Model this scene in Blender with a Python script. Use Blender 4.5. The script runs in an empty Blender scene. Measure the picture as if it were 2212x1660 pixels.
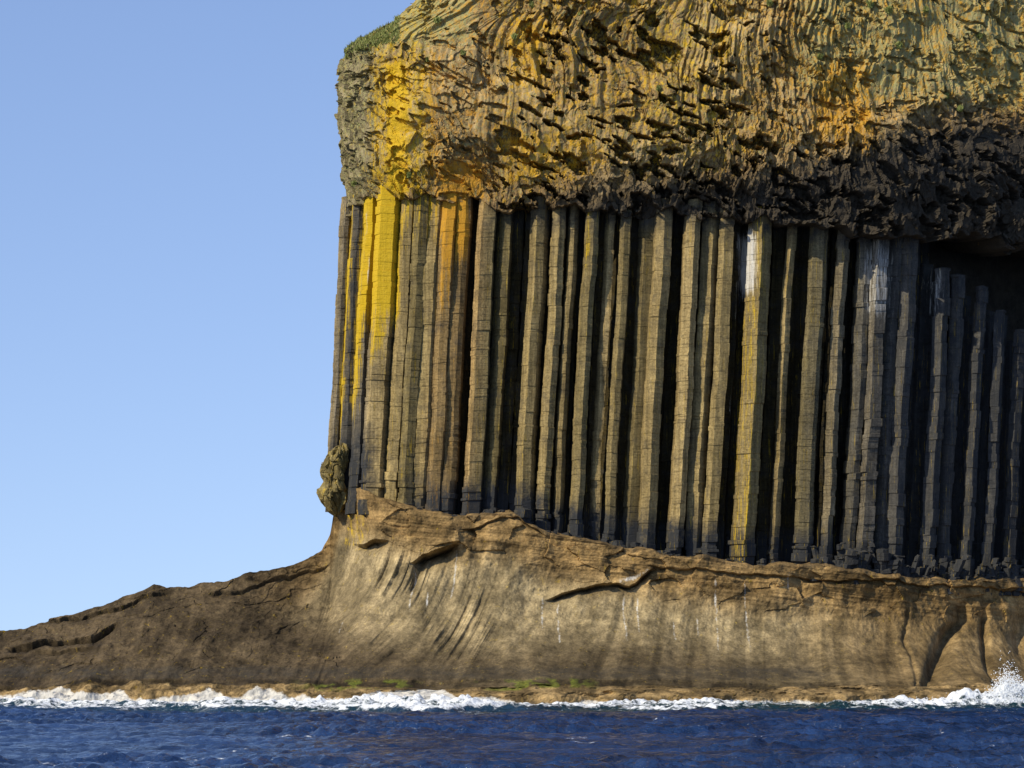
import bpy, math, random
import numpy as np
from mathutils import Vector
random.seed(7); rng=np.random.default_rng(7)
scene=bpy.context.scene

# ---------- helpers : survey scale 40 units per metre on the cliff plane ----------
def WX(px): return (np.asarray(px,float)-1106)/40.0
def WZ(py): return 3+(1400-np.asarray(py,float))/40.0
def PX(X): return X*40.0+1106
def PY(Z): return 1400-(Z-3)*40.0
def sst(a,b,x):
    t=np.clip((x-a)/(b-a),0,1); return t*t*(3-2*t)
def box(x,a,b,s): return sst(a-s,a+s,x)*(1-sst(b-s,b+s,x))
def hsh(i,j,k,seed):
    i=i.astype(np.int64);j=j.astype(np.int64);k=k.astype(np.int64)
    h=(i*374761393+j*668265263+k*2147483647+seed*1274126177)&0xFFFFFFFF
    h=((h^(h>>13))*1274126177)&0xFFFFFFFF
    h=((h^(h>>16))*2246822519)&0xFFFFFFFF
    h=h^(h>>15)
    return (h&0xFFFFFF)/float(0xFFFFFF)
def vn(x,y,seed=0):
    x,y=np.broadcast_arrays(np.asarray(x,float),np.asarray(y,float))
    i=np.floor(x);j=np.floor(y);fx=x-i;fy=y-j
    fx=fx*fx*fx*(fx*(fx*6-15)+10);fy=fy*fy*fy*(fy*(fy*6-15)+10)
    z=np.zeros_like(i)
    a=hsh(i,j,z,seed);b=hsh(i+1,j,z,seed);c=hsh(i,j+1,z,seed);d=hsh(i+1,j+1,z,seed)
    return (a*(1-fx)+b*fx)*(1-fy)+(c*(1-fx)+d*fx)*fy
def fbm(x,y,seed=0,o=5,g=0.5):
    s=0;a=1;t=0
    for n in range(o):
        s=s+a*vn(x,y,seed+n*17);t+=a;a*=g
        x,y=x*1.9+y*0.5+13.1,y*1.9-x*0.5+7.7
    return s/t
def wor(x,y,seed=0):
    i0=np.floor(x);j0=np.floor(y)
    f1=np.full(x.shape,9.);f2=np.full(x.shape,9.);r=np.zeros(x.shape);t=np.zeros(x.shape)
    zz=np.zeros_like(i0)
    for di in (-1,0,1):
        for dj in (-1,0,1):
            i=i0+di;j=j0+dj
            cx=i+hsh(i,j,zz,seed);cy=j+hsh(i,j,zz+1,seed)
            dx=x-cx;dy=y-cy;d=np.sqrt(dx*dx+dy*dy)
            rr=hsh(i,j,zz+2,seed);tx=hsh(i,j,zz+3,seed)-.5;ty=hsh(i,j,zz+4,seed)-.5
            m=d<f1
            f2=np.where(m,f1,np.minimum(f2,d))
            r=np.where(m,rr,r);t=np.where(m,tx*dx*2+ty*dy*2,t)
            f1=np.where(m,d,f1)
    return r,t,f2-f1

def mesh_obj(name,verts,faces4,mat,parent=None,col=None,msk=None,smooth=False):
    verts=np.asarray(verts,np.float32).reshape(-1,3);faces4=np.asarray(faces4,np.int32).reshape(-1,4)
    me=bpy.data.meshes.new(name)
    me.vertices.add(len(verts));me.vertices.foreach_set('co',verts.ravel())
    me.loops.add(faces4.size);me.loops.foreach_set('vertex_index',faces4.ravel())
    me.polygons.add(len(faces4))
    me.polygons.foreach_set('loop_start',np.arange(0,faces4.size,4,dtype=np.int32))
    me.polygons.foreach_set('loop_total',np.full(len(faces4),4,np.int32))
    me.polygons.foreach_set('use_smooth',np.full(len(faces4),smooth,bool))
    me.update(calc_edges=True)
    for nm,a in (('Col',col),('Msk',msk)):
        if a is not None:
            at=me.color_attributes.new(nm,'FLOAT_COLOR','POINT')
            at.data.foreach_set('color',np.asarray(a,np.float32).reshape(-1,4).ravel())
    me.materials.append(mat)
    ob=bpy.data.objects.new(name,me);scene.collection.objects.link(ob)
    if parent: ob.parent=parent
    return ob
def grid_faces(nu,nv):
    idx=np.arange(nu*nv).reshape(nu,nv)
    return np.stack([idx[:-1,:-1],idx[1:,:-1],idx[1:,1:],idx[:-1,1:]],-1).reshape(-1,4)

# ---------- materials ----------
class N:
    def __init__(s,mat):
        mat.use_nodes=True;s.t=mat.node_tree;s.t.nodes.clear()
    def n(s,ty,**k):
        x=s.t.nodes.new(ty)
        for a,b in k.items(): setattr(x,a,b)
        return x
    def l(s,a,b): s.t.links.new(a,b)
    def coord(s,scale):
        tc=s.n('ShaderNodeTexCoord');mp=s.n('ShaderNodeMapping');mp.inputs['Scale'].default_value=scale
        s.l(tc.outputs['Object'],mp.inputs['Vector']);return mp.outputs[0]
    def noise(s,scale,vec,detail=6,rough=.6,dist=0):
        x=s.n('ShaderNodeTexNoise');x.inputs['Scale'].default_value=scale;x.inputs['Detail'].default_value=detail
        x.inputs['Roughness'].default_value=rough;x.inputs['Distortion'].default_value=dist
        s.l(vec,x.inputs['Vector']);return x.outputs['Fac']
    def math(s,op,a,b=None,clamp=False):
        x=s.n('ShaderNodeMath',operation=op);x.use_clamp=clamp
        for i,v in enumerate((a,b)):
            if v is None: continue
            if isinstance(v,(int,float)): x.inputs[i].default_value=v
            else: s.l(v,x.inputs[i])
        return x.outputs[0]
    def mr(s,v,a,b,c,d):
        x=s.n('ShaderNodeMapRange');s.l(v,x.inputs[0])
        for i,q in enumerate((a,b,c,d)): x.inputs[i+1].default_value=q
        return x.outputs[0]
    def mix(s,f,a,b,mode='MIX'):
        x=s.n('ShaderNodeMix',data_type='RGBA',blend_type=mode)
        for sock,v in ((x.inputs[0],f),(x.inputs[6],a),(x.inputs[7],b)):
            if isinstance(v,(int,float)): sock.default_value=v
            elif isinstance(v,tuple): sock.default_value=v
            else: s.l(v,sock)
        return x.outputs[2]

def rock(name,streak=(1,1,1),joint=0.0,bump=.5,dark=((.016,.017,.018,1),(.062,.062,.060,1))):
    m=bpy.data.materials.new(name);g=N(m)
    c=g.coord((1,1,1));cs=g.coord(streak);cj=g.coord((.5,.5,4.5))
    col=g.n('ShaderNodeAttribute',attribute_name='Col');mk=g.n('ShaderNodeAttribute',attribute_name='Msk')
    sep=g.n('ShaderNodeSeparateColor');g.l(mk.outputs['Color'],sep.inputs[0])
    n1=g.noise(.55,c,5,.62);n2=g.noise(2.2,cs,6,.72);n3=g.noise(9,c,4,.72)
    v=g.math('MULTIPLY',g.mr(n1,.3,.7,.7,1.3),g.mr(n2,.3,.7,.50,1.48))
    v=g.math('MULTIPLY',v,g.mr(n3,.3,.7,.62,1.36))
    if joint:
        nj=g.noise(2.3,cj,4,.6,.4)
        v=g.math('MULTIPLY',v,g.mr(nj,.30,.46,1-joint,1.04))
    cc=g.n('ShaderNodeCombineColor')
    for i in range(3): g.l(v,cc.inputs[i])
    base=g.mix(1.0,col.outputs['Color'],cc.outputs[0],'MULTIPLY')
    def thr(a,k,w,nn):
        x=g.math('ADD',a,g.math('MULTIPLY',g.math('SUBTRACT',nn,.5),k))
        return g.mr(x,.5-w,.5+w,0,1)
    nA=g.noise(3.4,cs,7,.8,.3);nB=g.noise(5.5,c,6,.8);nC=g.noise(1.3,c,6,.72)
    dk=g.mix(n2,dark[0],dark[1])
    base=g.mix(thr(mk.outputs['Alpha'],1.3,.25,nC),base,dk)
    gl=g.mix(n3,(.19,.18,.06,1),(.40,.37,.17,1))
    base=g.mix(thr(sep.outputs[1],2.1,.14,nB),base,gl)
    yel=g.mix(n3,(.46,.29,.006,1),(.66,.44,.015,1));ora=g.mix(n3,(.40,.19,.018,1),(.60,.31,.025,1))
    yo=g.mix(col.outputs['Alpha'],yel,ora)
    base=g.mix(g.math('MULTIPLY',thr(sep.outputs[0],2.2,.16,nA),.9),base,yo)
    base=g.mix(g.math('MULTIPLY',thr(sep.outputs[2],1.6,.14,nA),.85),base,(.62,.60,.54,1))
    b=g.n('ShaderNodeBump');b.inputs['Strength'].default_value=bump;b.inputs['Distance'].default_value=.14
    h=g.math('ADD',g.math('MULTIPLY',n2,.6),g.math('MULTIPLY',n3,.5))
    if joint: h=g.math('ADD',h,g.math('MULTIPLY',g.mr(nj,.30,.46,0,1),.25))
    g.l(h,b.inputs['Height'])
    p=g.n('ShaderNodeBsdfPrincipled');p.inputs['Roughness'].default_value=.9;p.inputs['Specular IOR Level'].default_value=.12
    g.l(base,p.inputs['Base Color']);g.l(b.outputs[0],p.inputs['Normal'])
    o=g.n('ShaderNodeOutputMaterial');g.l(p.outputs[0],o.inputs[0]);return m
m_col=rock('basalt_column_rock',(2.2,2.2,.12),.38,.55)
m_ent=rock('entablature_rock',(1.3,1.3,.6),0,.7,((.020,.017,.013,1),(.080,.065,.045,1)))
m_tuff=rock('tuff_rock',(.9,.9,.45),0,.55,((.020,.018,.014,1),(.07,.06,.045,1)))

cliff=bpy.data.objects.new('sea_cliff',None);scene.collection.objects.link(cliff)

# ---------- plan of the cliff ----------
cp=np.array([(2,44),(-4,30),(-8.0,15),(-9.3,7),(-9.1,3.5),(-8.0,1.3),(-6,.3),(-2,0),(4,-.2),(10,-.2),(15,.1),(20,1.2),(25,3.4),(30,6.5),(38,11),(52,17)],float)
sl=np.r_[0,np.cumsum(np.hypot(*np.diff(cp,axis=0).T))]
sd=np.linspace(0,sl[-1],4000);pc=np.stack([np.interp(sd,sl,cp[:,0]),np.interp(sd,sl,cp[:,1])],1)
k=np.hanning(241);k/=k.sum()
for a in (0,1):
    e=np.r_[2*pc[0,a]-pc[120:0:-1,a],pc[:,a],2*pc[-1,a]-pc[-2:-122:-1,a]];pc[:,a]=np.convolve(e,k,'valid')
seg=np.r_[0,np.cumsum(np.hypot(*np.diff(pc,axis=0).T))];L=seg[-1]
tg=np.gradient(pc,axis=0);tg/=np.linalg.norm(tg,axis=1)[:,None]
def plan(u): return np.interp(u,seg,pc[:,0]),np.interp(u,seg,pc[:,1])
def pnorm(u):
    tx=np.interp(u,seg,tg[:,0]);ty=np.interp(u,seg,tg[:,1]);return ty,-tx
fi=np.argmin(pc[:,0])
def Yf(X): return np.interp(X,pc[fi:,0],pc[fi:,1])
u_corner=seg[fi]

topx=[600,745,870,1010,1100,1300,1500,1590,1700,1830,1900,2000,2100,2212,2500]
topy=[420,420,425,432,458,466,466,480,482,503,505,508,510,510,510]
def ztop_col(px): return WZ(np.interp(px,topx,topy))
basex=[-800,-200,0,30,60,120,210,260,290,318,345,450,540,600,655,685,702,710,724,750,850,900,970,1100,1200,1300,1400,1500,1620,1750,1900,2000,2212,3000]
basey=[1500,1395,1360,1358,1347,1328,1302,1282,1270,1258,1268,1260,1234,1224,1202,1180,1150,1105,1045,1048,1082,1110,1122,1112,1163,1177,1197,1207,1226,1222,1240,1250,1252,1260]
def zbase(px): return WZ(np.interp(px,basex,basey))

def col_colour(px,py,rnd,depth):
    n=len(px)
    warm=np.array([.345,.252,.108]);oli=np.array([.14,.110,.045]);gry=np.array([.085,.080,.070])
    t=rnd[:,None];c=warm*(1-t)+oli*t
    pm=px-.055*(780-py)
    g=np.clip(sst(1640,1960,pm)*.95+box(pm,700,795,14)*.8,0,1)[:,None]
    c=c*(1-g)+gry*g
    ora=box(pm,930,1030,8)
    c=c*(1-ora[:,None]*.4)+np.array([.32,.19,.075])*ora[:,None]*.4
    gap_shade=sst(.0,.5,depth)[:,None]
    c=c*(1-.80*gap_shade)+np.array([.03,.022,.006])*gap_shade*.3  # shade in the gaps painted in: colour darkens with depth behind the face
    yel=np.maximum.reduce([
        box(px,780,862,9)*(1-sst(580,800,py))*1.0,
        box(px,800,832,7)*(1-sst(720,860,py))*.72,
        box(px,845,1010,30)*(1-sst(430,650,py))*.42,
        box(pm,722,736,4)*(1-sst(880,1000,py))*.74,
        box(pm,752,772,6)*(1-sst(820,960,py))*.72,
        box(px,950,1014,10)*(1-sst(470,660,py))*.84,
        box(pm,940,964,6)*(1-sst(560,820,py))*.68,
        box(pm,1252,1262,4)*(1-sst(540,700,py))*.70,
        box(pm,1600,1645,6)*.34,.16+0*px])
    wht=np.maximum.reduce([box(px,1600,1640,6)*box(py,490,640,30)*.66,
        box(pm,1575,1590,6)*box(py,500,1000,40)*.38,
        box(px,1865,1945,20)*box(py,500,700,60)*.44,
        box(px,2010,2060,12)*box(py,560,680,30)*.38,
        box(px,784,796,4)*box(py,420,620,30)*.45])
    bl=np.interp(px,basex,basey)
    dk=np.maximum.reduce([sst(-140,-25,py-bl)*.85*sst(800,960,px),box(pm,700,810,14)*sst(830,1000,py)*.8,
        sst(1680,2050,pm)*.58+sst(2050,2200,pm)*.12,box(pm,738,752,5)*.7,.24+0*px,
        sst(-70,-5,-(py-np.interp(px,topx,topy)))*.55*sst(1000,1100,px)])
    z=np.zeros(n)
    return np.c_[c,np.clip(ora,0,1)],np.c_[yel,z,wht,dk]

# ---------- columns ----------
V=[];F=[];C=[];M=[];nvt=0
def column(xb,yb,zb0,zt0,r,lean=.055,jit=.03,sides=None,rnd=None,bh=.42,dark=0,zref=18.5,cap=True,foot=0,leany=0,vf=False):
    global nvt
    sides=sides or random.choice([5,6,6,6,7]);rot=random.uniform(0,6.28)
    if vf: rot=-math.pi/2+random.uniform(-.35,.35)
    ang=np.sort(rot+(np.arange(sides)+np.array([random.uniform(-.2,.2) for _ in range(sides)]))*2*math.pi/sides)
    rad=r*np.array([random.uniform(.86,1.14) for _ in range(sides)])
    z=zb0;rings=[];ph=random.uniform(0,50)
    while z<zt0:
        h=bh*random.choice([.5,.8,1,1.5,2.2]);z2=min(z+h,zt0)
        dx=random.gauss(0,jit);dy=random.gauss(0,jit);sc=1+random.gauss(0,jit*1.0)
        if foot and z<zb0+2.6: sc*=1+random.uniform(-.10,.20)*foot;dx*=2.5;dy*=2.5
        g=.02;ja=np.array([random.gauss(0,jit*.6) for _ in range(sides)])
        for zz,s2 in ((z,sc*.985),(z+g,sc),(z2-g,sc)):
            wob=math.sin(zz*.42+ph)*.035+math.sin(zz*1.1+ph*2)*.02
            cx=xb+(zz-zref)*lean+dx+wob;cy=yb+dy+(zz-zref)*leany+math.sin(zz*.8+ph*3)*.04
            rings.append(np.c_[cx+np.cos(ang)*(rad*s2+ja),cy+np.sin(ang)*(rad*s2+ja),np.full(sides,zz)+(np.sin(ang+ph)*.03)])
        z=z2
    if not rings: return
    n=len(rings);P=np.concatenate(rings);idx=np.arange(n*sides).reshape(n,sides)+nvt
    F.append(np.stack([idx[:-1],np.roll(idx,-1,axis=1)[:-1],np.roll(idx,-1,axis=1)[1:],idx[1:]],-1).reshape(-1,4))
    V.append(P);nvt+=len(P)
    if cap:
        cen=P[-sides:].mean(0)+np.array([0,0,random.uniform(0,.12)]);V.append(cen[None]);ci=nvt;nvt+=1
        top=idx[-1];F.append(np.array([[top[i],top[(i+1)%sides],ci,ci] for i in range(sides)]))
        P=np.concatenate([P,cen[None]])
    rn=np.full(len(P),random.random()**1.2 if rnd is None else rnd)
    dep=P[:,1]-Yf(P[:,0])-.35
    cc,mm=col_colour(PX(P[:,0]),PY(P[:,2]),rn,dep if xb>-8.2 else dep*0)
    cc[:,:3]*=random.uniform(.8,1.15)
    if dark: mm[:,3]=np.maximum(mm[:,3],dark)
    C.append(cc);M.append(mm)

front=[(720,744,.2),(742,770,.35),(766,800,.1),(796,850,-.1),(848,880,.15),(876,910,.05),(905,945,.15),(940,970,-.05),(966,1001,.1),
(1014,1060,0),(1060,1092,.35),(1129,1168,.1),(1176,1204,.1),(1212,1234,.3),(1246,1278,-.15),(1291,1314,.3),(1324,1345,.0),(1368,1400,.3),(1399,1433,-.05),
(1461,1499,0),(1498,1540,.25),(1539,1573,.05),(1607,1654,-.1),(1683,1704,.3),(1737,1774,0),(1790,1819,.15),(1840,1872,.2),(1870,1905,-.05),(1903,1936,.2),(1938,1970,-.15),
(2008,2044,0),(2042,2076,.3),(2097,2122,.1),(2139,2167,.1),(2187,2214,.1),(2232,2262,.1),(2280,2320,.1),(2335,2370,.1),(2390,2430,0),(2450,2480,.2)]
rightcut={2008:565,2042:575,2097:600,2139:650,2187:690,2232:700}
for x0,x1,d in front:
    xc=float(WX((x0+x1)/2));w=(x1-x0)/40
    yb=float(Yf(xc))+d*1.5+w*.5
    f=(160+yb)/160
    ztp=float(ztop_col((x0+x1)/2))+.9
    if x0 in rightcut: ztp=float(WZ(rightcut[x0]))
    right=x0>1760
    column(xc*f,yb,float(zbase((x0+x1)/2))-1.2,ztp,w*.56,jit=.026 if right else .012,bh=.45 if right else .30,foot=1,vf=random.random()<.7)
for row,(dy,sp) in enumerate(((1.8,.8),(2.7,1.1))):
    u=u_corner-3
    while u<L-8:
        x,y=plan(u);nx,ny=pnorm(u)
        ddy=dy-(.45 if PX(x)>1985 and row==0 else 0)
        x=float(x-nx*ddy);y=float(y-ny*ddy)+random.uniform(-.35,.25)
        zt_=float(ztop_col(PX(x)))+.9
        if PX(x)>2000: zt_=float(WZ(np.interp(PX(x),[2000,2250],[560,720])))+random.uniform(-.8,.8)
        if x>-8.0: column(x,y+.3,float(zbase(max(PX(x),760)))-1.5,zt_,sp*.58,rnd=random.uniform(.6,1),jit=.015,cap=PX(x)>1950,dark=.3+.3*(row>0))  # gap-filler columns coloured darker to deepen the shade between front columns
        u+=sp*random.uniform(.85,1.15)
u=u_corner+.6
while u>2:
    x,y=plan(u);nx,ny=pnorm(u)
    w=random.uniform(.42,.62)
    column(float(x-nx*w),float(y-ny*w)+random.uniform(-.1,.2),float(zbase(736))-.4,float(WZ(415))+1.2,w*1.15,lean=.045,cap=False)
    u-=w*1.7
for i in range(260):
    px=random.choice([random.uniform(860,2300),random.uniform(1750,2300)])
    x=float(WX(px));y=float(Yf(x))+random.uniform(-.6,.3)
    zb=float(zbase(px));r=random.uniform(.12,.40);big=.55 if px<1750 else 1.3
    h=abs(random.gauss(0,.5))*big-.05
    column(x,y,zb-.8,zb+h,r,lean=random.uniform(-.4,.45),jit=.07,bh=.3,dark=.8,zref=zb,sides=random.choice([4,5,6,7]),leany=random.uniform(-.3,.3))
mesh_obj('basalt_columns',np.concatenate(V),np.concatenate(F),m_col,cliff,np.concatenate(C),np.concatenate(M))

ub=np.linspace(0,L,260);xb_,yb_=plan(ub);nxb,nyb=pnorm(ub)
zc=np.linspace(4,42,120)[None];inn=4.0+(fbm(ub[:,None]/1.5,zc/1.5,601,4)-.5)*1.2
P=np.stack([xb_[:,None]-nxb[:,None]*inn,yb_[:,None]-nyb[:,None]*inn,zc+0*inn],-1)
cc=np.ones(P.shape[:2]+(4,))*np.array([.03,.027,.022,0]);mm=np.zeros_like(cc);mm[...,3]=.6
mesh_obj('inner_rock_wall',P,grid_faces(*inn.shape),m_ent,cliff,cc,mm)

# ---------- entablature ----------
us=np.concatenate([np.linspace(0,u_corner-8,40)[:-1],np.linspace(u_corner-8,u_corner-1.5,90)[:-1],np.arange(u_corner-1.5,u_corner+43,.043),np.linspace(u_corner+43.2,L,30)])
nc=20;nf=360;nt=24
U=us[:,None]
x0,y0=plan(us);nx,ny=pnorm(us)
pxu=PX(x0)
zt=ztop_col(pxu)+(fbm(us/1.3,us*0,5,4)-.5)*1.3
ZT=43.0
Z=np.zeros((len(us),nc+nf+nt));O=np.zeros_like(Z)
over=.22+sst(1000,1250,pxu)*.2+sst(1500,1750,pxu)*.5+sst(1780,2100,pxu)*.9
tcv=np.linspace(0,1,nc)
Z[:,:nc]=zt[:,None]+(1-tcv)**2*1.0*np.ones((len(us),1));O[:,:nc]=-(1-tcv)[None]*5.5+over[:,None]*tcv[None]
tf=np.linspace(0,1,nf+1)[1:]
Z[:,nc:nc+nf]=zt[:,None]+(ZT-zt)[:,None]*tf[None]
hh=Z[:,nc:nc+nf]-zt[:,None]
O[:,nc:nc+nf]=over[:,None]+.7*np.sin(np.clip(hh/6,0,1)*np.pi/2)*(.5+.5*sst(760,1000,pxu))[:,None]-.13*np.clip(hh-5,0,None)-.012*np.clip(hh-8,0,None)**1.5
tt=np.linspace(0,1,nt+1)[1:]
Z[:,nc+nf:]=ZT+(tt**.7)[None]*2.5;O[:,nc+nf:]=O[:,nc+nf-1][:,None]-(tt**1.6)[None]*26
Uu=np.broadcast_to(U,Z.shape)
fm=np.zeros(Z.shape[1]);fm[:nc]=tcv*.9+.1;fm[nc:nc+nf]=1;fm[nc+nf:]=.3;fm=fm[None]
wx=(fbm(Uu/3.0,Z/3.0,31,2)-.5)*1.6;wz=(fbm(Uu/3.0,Z/3.0,47,2)-.5)*1.2
jx=(fbm(Uu/.4,Z/.4,60,2)-.5)*.30;jz=(fbm(Uu/.4,Z/.4,61,2)-.5)*.30
fan=np.interp(Uu,[u_corner-3,u_corner+6,u_corner+14,u_corner+22,u_corner+30,u_corner+37],[-.30,-.12,.05,.22,-.05,-.2])
r1,t1,e1=wor((Uu+wx+.15*Z+jx)/.95,(Z+wz+jz)/1.25,3)
r2,t2,e2=wor((Uu+wx-fan*Z+jx)/.32,(Z+wz+jz)/.60,9)
r3,t3,e3=wor((Uu+jx)/.17,(Z+.3*Uu+jz)/.24,21)
big=fbm(Uu/5.5,Z/4.5,77,4)-.5
PXg=PX(x0)[:,None]+0*Z;PYg=PY(Z)
hb_=PYg-PY(zt)[:,None]
knob=sst(.40,.60,fbm(Uu/2.6,Z/2.0,140,4))
rough=.26+.46*knob+.20*sst(1050,1300,PXg)*sst(80,260,PYg)
rough=rough+.35*sst(-170,-10,hb_)
stri=np.clip(box(PXg,900,1760,140)*(1-sst(130,300,PYg))+.45*(1-knob),0,1)
sc=Uu-fan*(Z-27)+.02*(Z-31)**2*np.sign(fan)+wx*.6
st=fbm(sc/.22,Z/4.5+sc*.1,151,2)
pk=fbm((Uu+wx)/.85,(Z+.4*Uu+wz)/.42,101,4)
zone=np.clip(.32+box(PXg,1150,1600,100)*box(PYg,40,430,60)+.8*sst(-280,-60,hb_)*sst(1000,1200,PXg),0,1)
pocket=sst(.58,.615,pk)*zone
chip=(r2>.84)*.26+(r3>.88)*.07
disp=big*1.9*(.45+.55*sst(760,1000,PXg))+rough*((r1-.5)*.5+t1*.30+(r2-.5)*.28+t2*.16+(r3-.5)*.09+t3*.06-chip)*(1-.35*stri)+stri*(st-.5)*.42-pocket*.8
disp*=fm
zj=((r1-.5)*.18+(r2-.5)*.10)*fm*rough
xs=np.interp(-PYg,[-420,-330,-230,-130,-90,-70,-50,-35,-25,0,100,300],[750,746,740,726,728,742,768,795,815,838,930,1100])
XR=27.;xl=WX(735)
X0=x0[:,None]+nx[:,None]*(O+disp)
Y0=y0[:,None]+ny[:,None]*(O+disp)
sh=WX(xs)-xl
wgt=np.clip((XR-x0[:,None])/(XR-xl),0,1.0)
wgt=wgt**np.where(PYg>90,4,1.6)
X0=X0+sh*wgt
P=np.stack([X0,Y0,Z+zj],-1)
px=PX(P[...,0]);py=PY(P[...,2])
n1=fbm(px/160,py/160,201,4)
brown=np.array([.235,.152,.064]);tan=np.array([.33,.235,.11]);dk=np.array([.105,.080,.048])
c=brown+(tan-brown)*sst(.4,.6,n1)[...,None]
grey=np.array([.17,.145,.085]);gw=(box(px,690,825,25)*.8)[...,None];c=c*(1-gw)+grey*gw
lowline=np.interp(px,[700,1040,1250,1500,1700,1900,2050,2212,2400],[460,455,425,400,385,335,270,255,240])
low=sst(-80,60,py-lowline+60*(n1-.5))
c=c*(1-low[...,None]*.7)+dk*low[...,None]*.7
c=c*(1-.8*pocket[...,None])  # shading of the recessed pockets painted into the rock colour
c=c*(.8+.25*sst(.0,.12,e2))[...,None]*(.8+.4*r2[...,None])*(1-.35*(chip>.2))[...,None]
yel=np.maximum.reduce([box(px,828,888,22)*box(py,120,440,40)*.80,
  box(px,780,980,50)*box(py,90,440,60)*.52, box(px,1080,1200,40)*box(py,10,220,50)*.54,
  box(px,930,1055,30)*box(py,340,440,30)*.68, box(px,1730,1910,50)*box(py,110,370,60)*.56,
  box(px,1830,1895,26)*box(py,220,350,30)*.68,box(px,1050,1330,60)*box(py,270,420,50)*.52,
  .39+0*px, box(px,1540,1580,20)*box(py,20,200,60)*.52])
yel=yel*(1-.8*low)*(1-.5*box(px,690,790,20))
ora=np.clip(box(px,930,1060,30)+sst(1500,1700,px)*.75+box(px,1040,1400,50)*.4+.15,0,1)
gr=np.maximum.reduce([box(px,720,1050,60)*(1-sst(60,190,py))*.60,sst(1560,1780,px)*(1-sst(170,330,py))*.58,
   box(px,690,800,20)*.42,.36+0*px])*(1-low)
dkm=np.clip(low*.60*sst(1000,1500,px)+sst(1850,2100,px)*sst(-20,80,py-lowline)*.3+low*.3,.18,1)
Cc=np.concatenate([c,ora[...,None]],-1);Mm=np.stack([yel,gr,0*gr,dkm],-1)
top=np.zeros(Z.shape);top[:,nc+nf-20:]=1
Cc[...,:3]=Cc[...,:3]*(1-top[...,None])+np.array([.06,.10,.02])*top[...,None]
Mm=Mm*(1-top[...,None])
entP=P
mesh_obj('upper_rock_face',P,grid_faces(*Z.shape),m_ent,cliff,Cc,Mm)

# ---------- tuff base and promontory ----------
bx=np.concatenate([np.linspace(-60,-32,30)[:-1],np.arange(-32,31,.055),np.linspace(31.1,55,30)])
nb=330;nr=26
pxb=PX(bx)
zb=zbase(pxb)+(fbm(bx/1.2,bx*0,61,4)-.5)*.4
kk=np.hanning(75);kk/=kk.sum()
Hs=zbase(pxb);Hs=np.convolve(np.r_[np.full(37,Hs[0]),Hs,np.full(37,Hs[-1])],kk,'valid');Hs=np.maximum(Hs,zb)
left=1-sst(440,860,pxb)
yfb=np.where(bx<pc[fi,0]+.3,pc[fi,1],Yf(bx));kk2=np.hanning(61);kk2/=kk2.sum()
yfb=np.convolve(np.r_[np.full(30,yfb[0]),yfb,np.full(30,yfb[-1])],kk2,'valid')
yfb=yfb*sst(480,760,pxb)+5.0*(1-sst(480,760,pxb))
ytopf=yfb-.95-left*.8
shore=([-400,0,700,1000,1500,1900,2212,2600],[-6,-7,-10.5,-11.5,-11,-9.2,-6.6,-3])
ybot=np.interp(pxb,*shore)
T=np.linspace(0,1,nb)[None]+0*bx[:,None]
zs_=1.0+.75*(fbm(bx/3.5,bx*0,71,4)-.5)
ts=.16
a=np.clip(T/ts,0,1);b_=np.clip((T-ts)/(1-ts),0,1)
shelfz=-1.4+(zs_[:,None]+1.4)*np.interp(a,[0,.35,.55,1],[0,.52,.80,1.0])
zz=np.where(T<ts,shelfz,zs_[:,None]+(zb-zs_)[:,None]*b_)
sH=np.clip((zz-zs_[:,None])/(Hs-zs_)[:,None],0,1)
ex=3.2*(1-left)+1.2*left
yy=ybot[:,None]+(ytopf-ybot)[:,None]*(1-(1-sH)**ex[:,None])
yy=np.where(T<ts,ybot[:,None]-3.2*(1-a)**.8,yy)
PXb=pxb[:,None]+0*T;PYb=PY(zz)
Lb=(1-sst(600,800,PXb-(PYb-1250)*.3))
B=bx[:,None]+0*T
dz=Hs[:,None]-zz
Rb=sst(1800,2050,PXb)
flc=B+.045*dz**2*(1-.6*sst(1000,1700,PXb))
flm=(.16+1.0*box(PXb,750,1060,90))*(1-Lb*.8)*sst(1.5,3.4,dz)*sst(1.2,4.0,zz)*(.4+1.2*sst(.4,.6,fbm(B/1.7,zz/2.5,302,3)))
fl=fbm(flc/.32,zz/10+5,301,4)-.5
wide=fbm(flc/2.6,zz/7,311,4)-.5
bed=fbm((zz+.12*B)/.22,B/4,321,3)-.5
upper=(1-sst(1.4,2.8,dz))*(1-Lb)
wb=(fbm(B/1.5,zz/1.5,8,3)-.5)*2
rr1,tt1,ee1=wor((B+wb)/1.7,(zz+.15*B+wb*.3)/.8,330)
slp=zz-.135*B
prom=Lb*sst(1.4,2.2,zz)
pw=(fbm(B/3,zz/1.5,28,4)-.5)
rr2,tt2,ee2=wor((B+1.5*slp+pw*6)/4.5,(slp+pw*2.2)/.8,340)
rr3,tt3,ee3=wor((B+pw)/.5,(zz+pw)/.3,341)
out=wide*.8*(1-Lb*.4)*(1-.3*Rb)+fl*.42*flm+bed*.12*(.2+upper)+upper*((rr1-.5)*.22+tt1*.28)+(fbm(B/1.1,zz/1.1,350,5)-.5)*.30+(fbm(B/.3,zz/.3,351,4)-.5)*.11
out+=prom*((rr2-.5)*.20*sst(.45,.6,fbm(B/5,zz/2,344,3))+tt2*.10+(rr3-.5)*.05+(fbm((B+3*zz)/2.,(zz-.3*B)/.6,345,4)-.5)*.5)
out+=upper*.25+Rb*(fbm((B+.6*zz)/.9,zz/4,372,4)-.5)*.6
crk=np.zeros_like(T)
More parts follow.
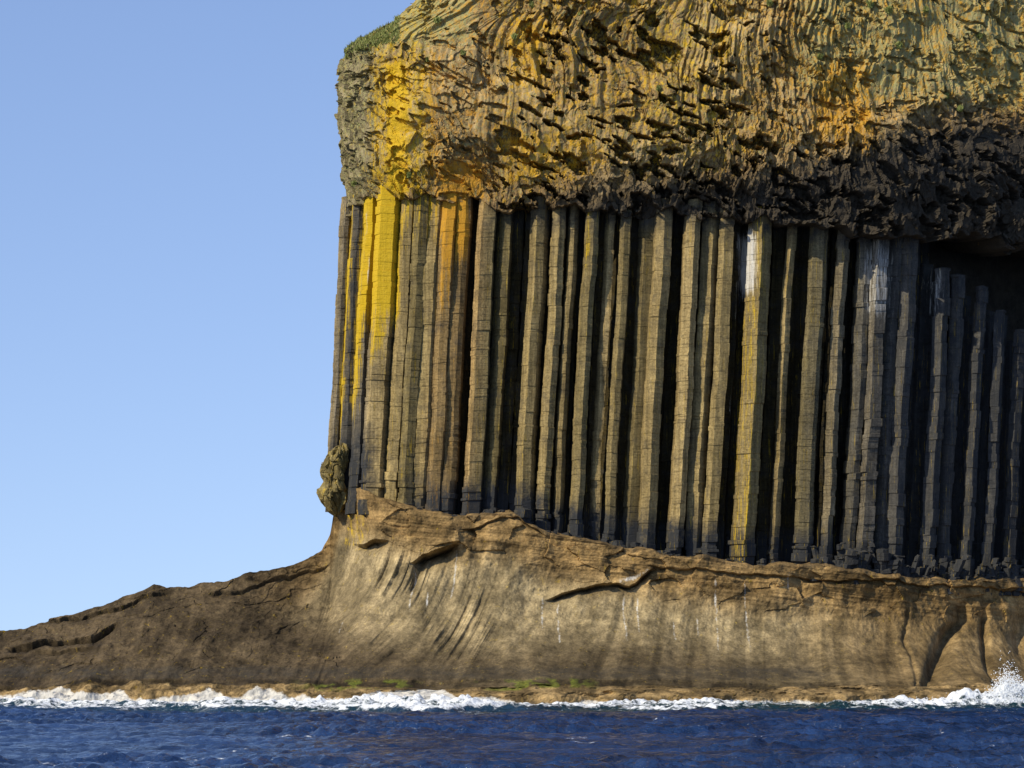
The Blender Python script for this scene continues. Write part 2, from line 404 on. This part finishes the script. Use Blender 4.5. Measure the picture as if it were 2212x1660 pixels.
def ledge(xs_,ys_,depth,fall,lip=.15):
    global out,crk
    yc=np.interp(PXb,xs_,ys_);m=sst(xs_[0]-12,xs_[0]+20,PXb)*(1-sst(xs_[-1]-20,xs_[-1]+12,PXb))
    q=(PYb-yc-16*(fbm(B/.9,B*0,int(xs_[0]),3)-.5))/40.
    d=sst(0,.07,q)*np.exp(-np.clip(q,0,None)/fall)
    l=(1-sst(0,.05,q))*np.exp(-np.clip(-q,0,None)/.5)
    out+=m*(lip*l-depth*d);crk=np.maximum(crk,m*d*(q>0.02))
ledge([1185,1215,1300,1370,1412],[1292,1280,1270,1262,1232],.75,.22,.25)
ledge([895,925,960,985],[1212,1196,1184,1176],1.5,.5,.35)
ledge([768,800,835],[1168,1166,1168],1.0,.7,.2)
ledge([1000,1070,1120,1180],[1150,1125,1120,1160],.25,.15,.1)
ledge([1400,1500,1700,1900,2212,2400],[1222,1232,1250,1256,1268,1270],.2,.2,.12)
ledge([20,70,120,200,252],[1400,1392,1380,1372,1350],.8,.22,.1)
ledge([80,150,215],[1412,1404,1398],.4,.15,.05)
ledge([60,160,300,345],[1342,1330,1290,1285],.35,.2,.08)
ledge([440,520,600,700],[1285,1270,1245,1220],.3,.15,.06)
for gx,gw,gd in ((2085,20,1.5),(2140,9,.8),(1960,5,.25),(2240,30,1.2)):
    gxx=gx-.75*np.clip(PYb-1340,0,200)*(gx>2040)*(gx<2120)-.15*(PYb-1330)+20*(fbm(PYb/60,PXb*0,gx,3)-.5)
    gm=np.exp(-((PXb-gxx)/gw)**2)*sst(1270,1390,PYb);out-=gm*gd
notch=box(T,ts-.006,ts+.03,.006);out-=notch*.25*sst(.35,.6,fbm(B/2,T*0,346,3))
out*=np.where(T<ts,.3,1)
out+=np.where(T<ts,(fbm(B/.8,yy/.5,360,5)-.5)*.9+(fbm(B/3.5,yy/2,361,3)-.5)*1.4*np.sin(a*np.pi),0)
X=B.copy();Yy=yy-out*(1-.45*Lb);Zz=zz+out*(.15+.5*Lb)*(1-(T>.98)*.5)
tr=np.linspace(0,1,nr+1)[1:][None]
rx=np.repeat(bx[:,None],nr,1)
Lr=(1-sst(690,725,pxb))[:,None]
ry=Yy[:,-1][:,None]+tr**1.5*34
rz=Zz[:,-1][:,None]+.15*np.minimum(tr*8,1)*(1-Lr)-Lr*(tr**1.2)*(Zz[:,-1][:,None]+2.5)+(fbm(rx/1.3,ry/1.3,370,4)-.5)*.35
P=np.stack([np.c_[X,rx],np.c_[Yy,ry],np.c_[Zz,rz]],-1)
px=PX(P[...,0]);py=PY(P[...,2])
ext=lambda A,v=None: np.c_[A,np.repeat(A[:,-1:],nr,1)] if v is None else np.c_[A,np.full((A.shape[0],nr),v)]
dzz=ext(dz);TT=ext(T)
tuff=np.array([.285,.22,.115]);orb=np.array([.285,.178,.066]);drk=np.array([.078,.056,.030]);shelf=np.array([.22,.15,.066])
up=(1-sst(1.2,3.4,dzz))[...,None]*.85
rgt=sst(1600,1950,px)[...,None]*.6
c=tuff*(1-up)+orb*up;c=c*(1-rgt)+orb*.95*rgt
nn=fbm(px/200,py/110,401,4)
pm=np.clip(1-sst(500,880,px+(nn-.5)*200-(py-1290)*1.35),0,1)[...,None]
c=c*(1-pm)+drk*pm
lowd=(sst(1350,1440,py+(nn-.5)*60)*(1-sst(1500,1950,px)*.55)*.85)[...,None];c=c*(1-lowd)+drk*lowd
c*=(.85+.35*ext(fl*flm*1.6+.4))[...,None]
strk=ext(sst(.52,.72,fbm(flc/.4,zz/9,411,3))*sst(1,3,dz))[...,None];c*=(1-.35*strk)
lay=ext(sst(.50,.60,fbm((zz+.1*B)/.16,B/5,416,3)))[...,None];c*=(1-.22*lay*(.4+.6*ext(upper)[...,None]))
bl_=ext(sst(.5,.62,fbm(B/.9,zz/.5,415,4)))[...,None]*ext(upper)[...,None];c*=(1-.35*bl_)
pat=fbm(px/55,py/40,441,5)[...,None];c*=(.76+.48*sst(.35,.65,pat))
dst=(box(px,1540,1900,60)*box(py,1310,1370,25)*sst(.4,.6,fbm(px/70,py/25,444,4)))[...,None];c*=(1-.4*dst)
sm=(TT<ts)[...,None]*1.0;c=c*(1-sm)+shelf*sm*(.6+.8*sst(.35,.65,fbm(px/45,py/9,442,4))[...,None])
nm=ext(box(T,ts-.012,ts+.03,.01),0)[...,None]*sst(.3,.6,fbm(px/50,py/20,426,4))[...,None];c=c*(1-.6*nm*(1-sst(1750,2000,px)[...,None]*.8))
gm2=(ext(box(T,ts-.02,ts+.03,.01),0)*np.maximum(box(px,690,900,40),box(px,1050,1260,40))*sst(.5,.62,fbm(px/22,py/9,421,4)))[...,None]*.7
c=c*(1-gm2)+np.array([.13,.15,.02])*gm2
c*=(1-.6*ext(crk,0))[...,None]  # cracks and the shade under ledge lips painted darker
wl=0*px
for sx,y0_,y1_ in ((1540,1240,1410),(1345,1285,1390),(1375,1290,1370),(1205,1300,1400),(1170,1290,1370),(1450,1330,1390),(1605,1250,1400),(1500,1330,1380),(990,1190,1300),(900,1230,1330),(930,1270,1330),(1700,1230,1290),(745,1340,1380),(1610,1360,1410)):
    w_=3.6;wl=np.maximum(wl,np.exp(-((px-sx+.12*(py-y0_)*(sx<1100)-9*(fbm(py/35,px*0,sx,4)-.5))/w_)**2)*box(py,y0_,y1_,25)*.50)
wl=np.maximum(wl,box(px,1330,1400,10)*np.exp(-((py-np.interp(px,[1300,1370,1412],[1262,1250,1225]))/7)**2)*.5)
wl=np.maximum(wl,sst(1.5,3,ext(dz))*.12*(px>740))
shoreline=np.interp(px,[-400,0,250,300,730,1000,1100,1600,1850,2212],[.9,.85,.8,.8,.75,.75,.4,.3,.3,.5])
wash=(1-sst(-.15,.2,P[...,2]-shoreline*fbm(px/60,py*0,431,4)*1.7))*.75
wl=np.maximum(wl,wash*(TT<ts))
yl=np.maximum(box(px,735,800,20)*box(py,1090,1190,20)*.36,.12)
wetd=np.clip(sst(-30,10,-dzz*40)*.5*sst(900,1000,px),.12,1)
wetd=np.maximum(wetd,box(py,1436,1466,10)*.5*(1-sst(1700,1900,px)))
wetd=np.maximum(wetd,(1-sst(.1,.55,P[...,2]))*.55*(TT<ts))
Cc=np.concatenate([c,0*c[...,:1]],-1);Mm=np.stack([yl+0*px,0*px+.12,wl,wetd],-1)
mesh_obj('tuff_base_and_promontory',P,grid_faces(P.shape[0],P.shape[1]),m_tuff,cliff,Cc,Mm)

# ---------- bulging knob of rock on the left edge ----------
nu_,nv_=110,150
th=np.linspace(0,2*math.pi,nu_)[:,None];v=np.linspace(0,1,nv_)[None]
zk=WZ(1110)+(WZ(950)-WZ(1110))*v
rk=np.interp(v,[0,.06,.2,.36,.46,.55,.75,.9,.97,1],[.05,.36,.64,.70,.52,.64,.66,.5,.3,.02])
xk=WX(np.interp(v,[0,.3,.5,.8,1],[718,708,714,716,732]))
tn=th/(2*math.pi)*8
wv=(fbm(np.cos(th)*1.5+9+v*4,np.sin(th)*1.5+v*4,905,3)-.5)*2
r1,t1,e1=wor(np.minimum(tn,8-tn)*.9+wv,(v*5+wv+0*th),900);n_=fbm(np.cos(th)*2+5+v*3,np.sin(th)*2+v*5,901,4)
rr=rk*(1+.6*(n_-.5)+.28*(r1-.5)+.22*t1-.12*(e1<.06))
P=np.stack([xk+np.cos(th)*rr,3.4+np.sin(th)*rr*1.2,zk+0*th+(n_-.5)*.3],-1)
cc=np.ones(P.shape[:2]+(4,))*np.array([.20,.155,.06,0]);cc[...,:3]*=(.6+.8*r1)[...,None]
mm=np.zeros(P.shape[:2]+(4,));mm[...,0]=.22;mm[...,1]=.2;mm[...,3]=.3
mesh_obj('rock_knob',P,grid_faces(nu_,nv_),m_ent,cliff,cc,mm)

# ---------- grass and tufts ----------
def leafmat(name,c1,c2):
    m=bpy.data.materials.new(name);g=N(m);c=g.coord((1,1,1))
    p=g.n('ShaderNodeBsdfPrincipled');p.inputs['Roughness'].default_value=.7
    g.l(g.mix(g.noise(6,c,4),c1,c2),p.inputs['Base Color']);o=g.n('ShaderNodeOutputMaterial');g.l(p.outputs[0],o.inputs[0]);return m
m_gr=leafmat('turf_green',(.12,.14,.02,1),(.26,.28,.07,1))
def blades(name,pts,hh,w,spread):
    v=[];f=[]
    for (x,y,z) in pts:
        a=random.uniform(0,6.28);h=hh*random.uniform(.5,1.3);lx=random.gauss(0,spread);ly=random.gauss(0,spread)
        dx=math.cos(a)*w;dy=math.sin(a)*w;i=len(v)
        v+=[(x-dx,y-dy,z-.05),(x+dx,y+dy,z-.05),(x+dx*.2+lx,y+dy*.2+ly,z+h),(x-dx*.2+lx,y-dy*.2+ly,z+h)]
        f.append((i,i+1,i+2,i+3))
    return mesh_obj(name,v,f,m_gr)
pts=[]
q=entP[:,nc+150:nc+nf];ppx=PX(q[...,0]);ppy=PY(q[...,2])
slope=np.gradient(q[...,2],axis=1)/(np.hypot(np.gradient(q[...,0],axis=1),np.gradient(q[...,1],axis=1))+1e-6)
sel=np.argwhere((ppx<860)&(ppx>735)&(ppy<95)&(ppy>10)&(slope<1.8))
if len(sel):
    for i in range(min(16000,len(sel)*6)):
        a_=sel[random.randrange(len(sel))]
        p_=q[a_[0],a_[1]];pts.append((p_[0]+random.uniform(-.08,.08),p_[1]+random.uniform(-.1,.1),p_[2]))
    blades('grass',pts,.10,.03,.06)
pts=[]
fr=entP[:,nc+5:nc+nf];fpx=PX(fr[...,0]);fpy=PY(fr[...,2]);fpy=np.where(fr[...,1]>12,9999,fpy)
spots=[(945,45,9),(1255,38,8),(1110,85,6),(1920,22,11),(1942,98,8),(1880,8,8),(2005,15,7),(2050,200,7),(1768,128,6),(925,130,5),(1000,120,5),(760,380,7),(1420,205,5),(2080,228,7),(775,255,5),(1150,10,8),(1660,12,7),(885,380,6),(2130,60,7),(1830,60,6)]
for sx,sy,sr in spots:
    i=np.argmin((fpx-sx)**2+(fpy-sy)**2);p_=fr.reshape(-1,3)[i];R=sr/40.
    for _ in range(160):
        d=Vector((random.gauss(0,1),random.gauss(0,1),random.gauss(0,1))).normalized()*R*random.uniform(.2,1)
        pts.append((p_[0]+d.x,p_[1]-.1+d.y*.8,p_[2]+d.z*.9))
blades('cliff_shrubs',pts,.10,.035,.05)

# ---------- sea ----------
def grow(a,end,r=1.25,s=.6):
    o=[];x=a;d=s
    while x<end: x+=d;d*=r;o.append(x)
    return np.array(o)
gx=np.concatenate([-grow(33,6000)[::-1],np.arange(-33,33,.11),grow(33,6000)])
gy=np.concatenate([-grow(96,300,1.2,.5)[::-1],np.arange(-96,-24,.24),np.arange(-24,-5,.11),grow(-5,9000,1.22,.5)])
GX,GY=np.meshgrid(gx,gy,indexing='ij')
near=np.exp(-(np.clip(np.abs(GX)-34,0,None)/20)**2)*np.exp(-(np.clip(GY+3,0,None)/8)**2)*np.exp(-(np.clip(-96-GY,0,None)/40)**2)
gust=fbm(GX/14,GY/9,581,3)
W=(fbm(GX/8,GY/4.2,501,3)-.5)*.38+((fbm((GX+.3*GY)/1.5,GY/.9,511,4)-.5)*.50+(1-np.abs(2*fbm((GX-.25*GY)/.7,GY/.5,521,3)-1))*.20-.12)*(.6+.9*sst(.35,.65,gust))
W=W*(.45+.55*(1-sst(-32,-12,GY)))
pxs=PX(GX)*1.0
yb0=np.interp(pxs,*shore)-2.2
nz=fbm(GX/1.6,GY/1.2,531,4);nf2=fbm(GX/.35,GY/.35,541,4)
hb=np.interp(pxs,[-400,0,200,300,600,740,850,1000,1100,1300,1500,1620,1700,1800,1900,2020,2060,2100,2140,2200,2400],[.5,.45,.38,.35,.42,.5,.8,.6,.36,.4,.42,.25,.2,.35,.5,.7,1.0,1.35,1.3,1.0,.4])
cen=yb0-1.0+(fbm(GX/3,GX*0,551,3)-.5)*1.6
band=np.exp(-((GY-cen)/1.1)**2)
cen2=yb0-7.0+(fbm(GX/4,GX*0+3,561,3)-.5)*6
h2=np.interp(pxs,[-400,0,230,400,700,900,1000,1080,1150,1500,1620,2212],[.2,.25,.18,.25,.3,.45,.45,.35,.25,.25,.05,.25])
band2=np.exp(-((GY-cen2)/.9)**2)
Wf=W+near*(hb*band*(.25+1.2*nz)+h2*band2*(.2+1.4*nz)+(band*hb+band2*h2)*(nf2-.5)*1.1)
Wf=np.where(near>.02,Wf,0)
foam=np.clip(np.maximum(band*np.clip(hb*1.8,0,.95),band2*np.clip(h2*2.4,0,.85)),0,1)*near
zone=sst(-13,-2,GY-yb0)*np.clip(hb*1.3,.15,.6);foam=np.maximum(foam,zone*near)
foam=np.maximum(foam,near*sst(.70,.80,fbm(GX/2.0,GY/3.0,571,4))*.3)
teal=sst(-16,-4,GY-yb0)*near
P=np.stack([GX,GY,Wf],-1)
z=np.zeros_like(foam)
m_sea=bpy.data.materials.new('sea_water_surface');g=N(m_sea)
c=g.coord((1,1,1));cw=g.coord((.5,1,1))
mk=g.n('ShaderNodeAttribute',attribute_name='Msk');sep=g.n('ShaderNodeSeparateColor');g.l(mk.outputs['Color'],sep.inputs[0])
nn_=g.noise(.3,cw,5,.65);wc=g.mix(g.mr(nn_,.35,.65,0,1),(.003,.012,.042,1),(.020,.052,.15,1));wc=g.mix(sep.outputs[1],wc,(.008,.034,.045,1))
fn=g.noise(2.2,c,7,.75,.5)
x=g.math('ADD',sep.outputs[0],g.math('MULTIPLY',g.math('SUBTRACT',fn,.5),2.2));ff=g.mr(x,.42,.66,0,1)
colr=g.mix(ff,wc,(.80,.83,.85,1))
p=g.n('ShaderNodeBsdfPrincipled');g.l(colr,p.inputs['Base Color']);g.l(g.mr(ff,0,1,.10,.8),p.inputs['Roughness']);p.inputs['IOR'].default_value=1.33
b=g.n('ShaderNodeBump');b.inputs['Strength'].default_value=1.0;b.inputs['Distance'].default_value=.3
g.l(g.math('ADD',g.noise(2.2,cw,5,.65),g.math('MULTIPLY',g.noise(8,cw,4,.6),.3)),b.inputs['Height']);g.l(b.outputs[0],p.inputs['Normal'])
o=g.n('ShaderNodeOutputMaterial');g.l(p.outputs[0],o.inputs[0])
mesh_obj('sea_water',P,grid_faces(*GX.shape),m_sea,None,np.stack([z,z,z,z],-1),np.stack([foam,teal,z,z],-1),smooth=True)

m_sp=bpy.data.materials.new('spray_white');g=N(m_sp);c=g.coord((1,1,1))
p=g.n('ShaderNodeBsdfPrincipled');p.inputs['Roughness'].default_value=.6;g.l(g.mix(g.noise(3,c,3),(.75,.79,.82,1),(.9,.92,.93,1)),p.inputs['Base Color']);o=g.n('ShaderNodeOutputMaterial');g.l(p.outputs[0],o.inputs[0])
v=[];f=[]
def drop(x,y,z,r):
    i=len(v);v.extend([(x-r,y,z),(x,y-r,z),(x+r,y,z),(x,y+r,z),(x,y,z+r),(x,y,z-r)])
    for a_,b_ in ((0,1),(1,2),(2,3),(3,0)): f.append((i+a_,i+b_,i+4,i+4));f.append((i+b_,i+a_,i+5,i+5))
for _ in range(11000):
    k_=random.random()
    if k_<.85:
        px_=random.gauss(2110,34);hm=1.15*math.exp(-((px_-2105)/34)**2)+.25
    else:
        px_=random.choice([random.uniform(730,1040),random.uniform(1900,2212)]);hm=.3
    X_=float(WX(px_));yb=float(np.interp(px_,*shore))-3.2
    drop(X_,yb+random.gauss(0,.6),.15+hm*abs(random.gauss(0,.55)),random.uniform(.012,.035))
mesh_obj('wave_spray',v,f,m_sp)

# ---------- light ----------
az=math.radians(54);el=math.radians(37)
s=Vector((-math.sin(az)*math.cos(el),-math.cos(az)*math.cos(el),math.sin(el)))
sun=bpy.data.lights.new('sun','SUN');sun.energy=5.0;sun.angle=math.radians(.5);sun.color=(1,.90,.70)
so=bpy.data.objects.new('sun',sun);so.rotation_euler=s.to_track_quat('Z','Y').to_euler();so.location=(-60,-60,80);scene.collection.objects.link(so)
w=bpy.data.worlds.new('World');scene.world=w;w.use_nodes=True;nt_=w.node_tree
bg=nt_.nodes['Background'];sky=nt_.nodes.new('ShaderNodeTexSky');sky.sky_type='NISHITA';sky.sun_disc=False
sky.sun_elevation=el;sky.sun_rotation=math.atan2(s.x,s.y);sky.air_density=1.0;sky.dust_density=0.2;sky.ozone_density=4.0
tc=nt_.nodes.new('ShaderNodeTexCoord');mp=nt_.nodes.new('ShaderNodeMapping');mp.inputs['Scale'].default_value=(1,1,.75);mp.inputs['Location'].default_value=(0,0,.12)
nt_.links.new(tc.outputs['Generated'],mp.inputs[0]);nt_.links.new(mp.outputs[0],sky.inputs[0])
tint=nt_.nodes.new('ShaderNodeMix');tint.data_type='RGBA';tint.blend_type='MULTIPLY';tint.inputs[0].default_value=1;tint.inputs[7].default_value=(1.32,1.17,1.22,1)
nt_.links.new(sky.outputs[0],tint.inputs[6]);nt_.links.new(tint.outputs[2],bg.inputs[0]);bg.inputs[1].default_value=.137

cam=bpy.data.cameras.new('camera');co=bpy.data.objects.new('camera',cam);scene.collection.objects.link(co)
co.location=(0,-160,3);co.rotation_euler=(math.radians(90),0,0);cam.sensor_width=36;cam.lens=36*160/55.3;cam.shift_y=570/2212
cam.clip_end=20000;cam.clip_start=1
scene.camera=co
scene.view_settings.view_transform='Standard';scene.view_settings.look='None';scene.view_settings.exposure=0
print('done',nvt)
